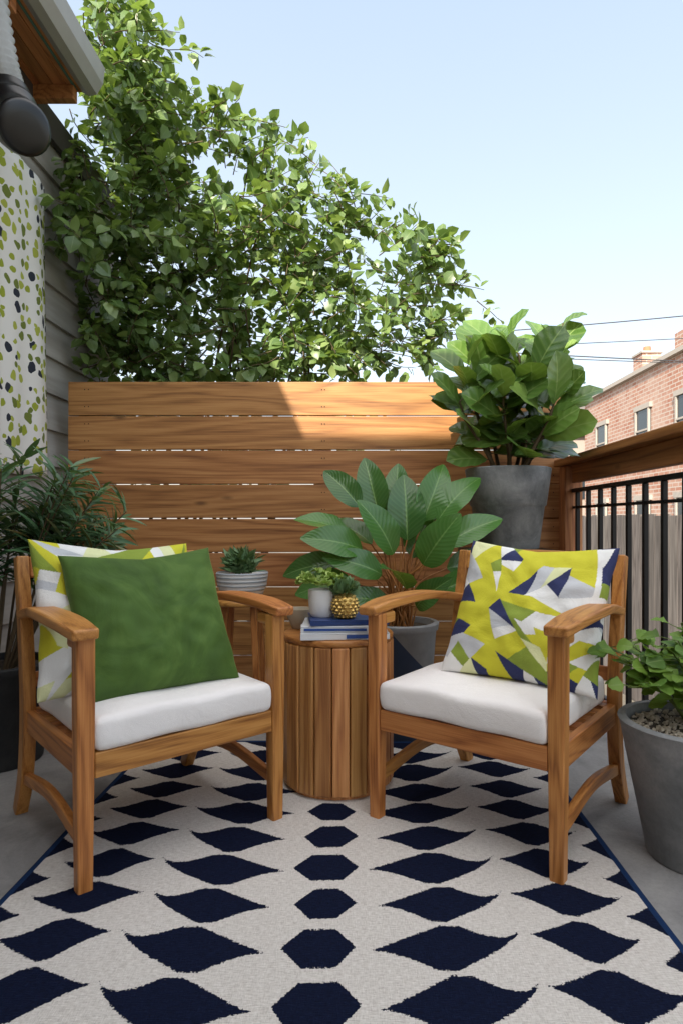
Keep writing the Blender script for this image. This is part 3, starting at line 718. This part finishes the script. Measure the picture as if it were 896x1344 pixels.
# duct
du=empty('exhaust_duct')
hp=smoothpts([(-1.455,2.42,3.03),(-1.44,2.45,2.85),(-1.425,2.48,2.70),(-1.405,2.50,2.61)],10)
V=[];F=[];sg=28
def ring(p,t,r):
    t=t.normalized(); a=t.cross(Vector((0,1,0))).normalized(); b=t.cross(a); b0=len(V)
    for k in range(sg):
        q=2*math.pi*k/sg; V.append(p+a*r*math.cos(q)+b*r*math.sin(q))
    return b0
def loft(seq):
    last=None
    for p,t,r in seq:
        b0=ring(p,t,r)
        if last is not None:
            for k in range(sg): k2=(k+1)%sg; F.append((last+k,last+k2,b0+k2,b0+k))
        last=b0
    F.append(tuple(last+k for k in range(sg)))
loft([(hp[i],hp[min(i+1,len(hp)-1)]-hp[max(0,i-1)],.072 if i%2 else .060) for i in range(len(hp))])
mesh('corrugated_hose',V,F,simple('aluminium_hose',(.42,.42,.40),.45,.15),du,smooth=True)
V=[];F=[]
ep=smoothpts([(-1.41,2.50,2.63),(-1.395,2.495,2.56),(-1.365,2.475,2.49),(-1.32,2.44,2.44),(-1.285,2.41,2.42)],6)
ne=len(ep)
loft([(ep[i],ep[min(i+1,ne-1)]-ep[max(0,i-1)],(.078+.022*min(1,i/6)) if i<ne-3 else (.100,.086,.05)[i-(ne-3)]) for i in range(ne)])
mesh('black_elbow',V,F,simple('black_plastic',(.008,.009,.010),.3,bump=.02),du,smooth=True)

# tapestry
kt=N('dabbed_cloth'); o=kt.obj(); sp=kt.n('ShaderNodeSeparateXYZ'); kt.l(o,sp.inputs[0]); cb=kt.n('ShaderNodeCombineXYZ'); kt.l(sp.outputs[1],cb.inputs[0]); kt.l(sp.outputs[2],cb.inputs[1])
nz=kt.n('ShaderNodeTexNoise',_Scale=14,_Detail=2); kt.l(cb.outputs[0],nz.inputs['Vector'])
mp=kt.map(cb.outputs[0],(17,16,1)); ad=kt.n('ShaderNodeVectorMath',operation='MULTIPLY_ADD'); kt.l(nz.outputs['Color'],ad.inputs[0]); ad.inputs[1].default_value=(.9,.9,0); kt.l(mp,ad.inputs[2])
vo=kt.n('ShaderNodeTexVoronoi',voronoi_dimensions='2D',_Scale=1.0,_Randomness=.9); kt.l(ad.outputs[0],vo.inputs['Vector'])
sc2=kt.n('ShaderNodeSeparateColor'); kt.l(vo.outputs['Color'],sc2.inputs[0])
mk=kt.math('LESS_THAN',vo.outputs['Distance'],kt.math('MULTIPLY_ADD',sc2.outputs[1],.24,.18))
dc=kt.ramp(sc2.outputs[0],[(0,(.30,.35,.03)),(.35,(.38,.42,.06)),(.68,(.15,.19,.03)),(.88,(.02,.025,.04))],'CONSTANT')
kt.col(kt.mix(mk,(.76,.74,.70),dc)); kt.set(Roughness=.9)
V=[];F=[];ny,nz_=60,30
for j in range(nz_+1):
    for i in range(ny+1):
        yy=1.9+1.29*i/ny; zz=1.12+1.48*j/nz_; V.append((-1.592+.010*math.sin(yy*14+zz*1.5)+.006*math.sin(yy*31),yy,zz))
for j in range(nz_):
    for i in range(ny): a=j*(ny+1)+i; F.append((a,a+1,a+ny+2,a+ny+1))
tp=mesh('hanging_tapestry',V,F,kt.m,smooth=True)
tp.modifiers.new('s','SOLIDIFY').thickness=.003

# ------------------------------------------------------------------ far right background
kb=N('brick'); o=kb.obj(); sp=kb.n('ShaderNodeSeparateXYZ'); kb.l(o,sp.inputs[0]); cb=kb.n('ShaderNodeCombineXYZ'); kb.l(kb.math('ADD',sp.outputs[1],sp.outputs[0]),cb.inputs[0]); kb.l(sp.outputs[2],cb.inputs[1])
bt=kb.n('ShaderNodeTexBrick',_Scale=1.0); kb.l(cb.outputs[0],bt.inputs['Vector'])
for n_,v_ in (('Color1',(.30,.12,.075,1)),('Color2',(.38,.20,.14,1)),('Mortar',(.44,.38,.33,1)),('Mortar Size',.014),('Brick Width',.30),('Row Height',.11)): bt.inputs[n_].default_value=v_
st_=kb.ramp(kb.noise(o,1.1,4,.75),[(.42,(0,0,0)),(.62,(1,1,1))])
kb.col(kb.mix(kb.math('MULTIPLY',st_,.55),bt.outputs['Color'],(.46,.36,.30))); kb.set(Roughness=.9)
bh=empty('brick_house')
box('walls',(13,17,2.1),(10,10.5,6.0),kb.m,bh,b=0)
m_stone=simple('stone_trim',(.36,.32,.28),.8); m_glass=simple('window_glass',(.03,.04,.05),.08,bump=0)
box('coping',(12.98,17,5.16),(10.2,10.7,.12),m_stone,bh)
for i,yy in enumerate((13.2,15.3,17.6,20.6)):
    for j,zz in enumerate((.9,3.45)):
        box('window_recess_%d_%d'%(i,j),(7.985,yy,zz),(.06,.8,1.15),m_glass,bh,b=0)
        box('window_frame_%d_%d'%(i,j),(7.94,yy,zz),(.05,.8,.05),m_stone,bh,b=0)
        box('window_side_a_%d_%d'%(i,j),(7.94,yy-.4,zz),(.06,.06,1.15),m_stone,bh,b=0); box('window_side_b_%d_%d'%(i,j),(7.94,yy+.4,zz),(.06,.06,1.15),m_stone,bh,b=0)
        box('sill_%d_%d'%(i,j),(7.93,yy,zz-.63),(.14,1.0,.1),m_stone,bh,b=0); box('lintel_%d_%d'%(i,j),(7.96,yy,zz+.66),(.1,1.0,.14),m_stone,bh,b=0)
box('parapet_step',(8.2,14.2,5.42),(.5,3.2,.42),kb.m,bh,b=0)
box('chimney',(8.4,18.3,5.45),(.55,.6,.6),kb.m,bh,b=0); box('chimney_cap',(8.4,18.3,5.78),(.62,.68,.06),m_stone,bh)
lathe('chimney_pot',[(.12,5.81),(.10,6.0)],simple('terracotta',(.4,.16,.08),.8),bh,loc=(8.4,18.3,0))
h2=empty('stucco_house'); box('walls',(14.0,29,1.7),(12,8,5.2),simple('beige_stucco',(.34,.28,.24),.9),h2,b=0)
mesh('gable_roof',[(7.8,24.8,4.3),(20.2,24.8,4.3),(20.2,33.2,4.3),(7.8,33.2,4.3),(7.8,29,6.4),(20.2,29,6.4)],[(0,1,5,4),(2,3,4,5),(0,4,3),(1,2,5)],simple('roof2',(.12,.10,.09),.9),h2)
box('window',(8.9,24.98,2.4),(.9,.06,1.2),m_glass,h2,b=0)
wf=empty('weathered_fence'); m_wf=wood('grey_wood',(.05,.042,.038),(.12,.10,.088),(.20,.172,.155),axis=2,rough=.9)
yy=2.2;i=1
while yy<14:
    box('picket_%d'%i,(2.75,yy,.03+random.uniform(-.012,.012)),(.02,.135,1.86),m_wf,wf,b=0); yy+=.142;i+=1
box('fence_rail',(2.78,8.1,.6),(.04,11.9,.09),m_wf,wf,b=0)
m_wire=simple('cable',(.03,.03,.035),.6,bump=0)
for i,(a,b,sag,r_) in enumerate((((-14,14,5.0),(14,11,5.55),.75,.011),((-14,14.5,6.3),(14,11,3.45),.35,.012),((-14,14,6.1),(14,11,3.6),.5,.009),((-14,15,4.9),(14,11,4.65),.35,.008))):
    T=Tubes(); a=Vector(a);b=Vector(b); T.add([a.lerp(b,t/40)-Vector((0,0,sag*4*(t/40)*(1-t/40))) for t in range(41)],r_,r_,5); T.make('power_line',m_wire)
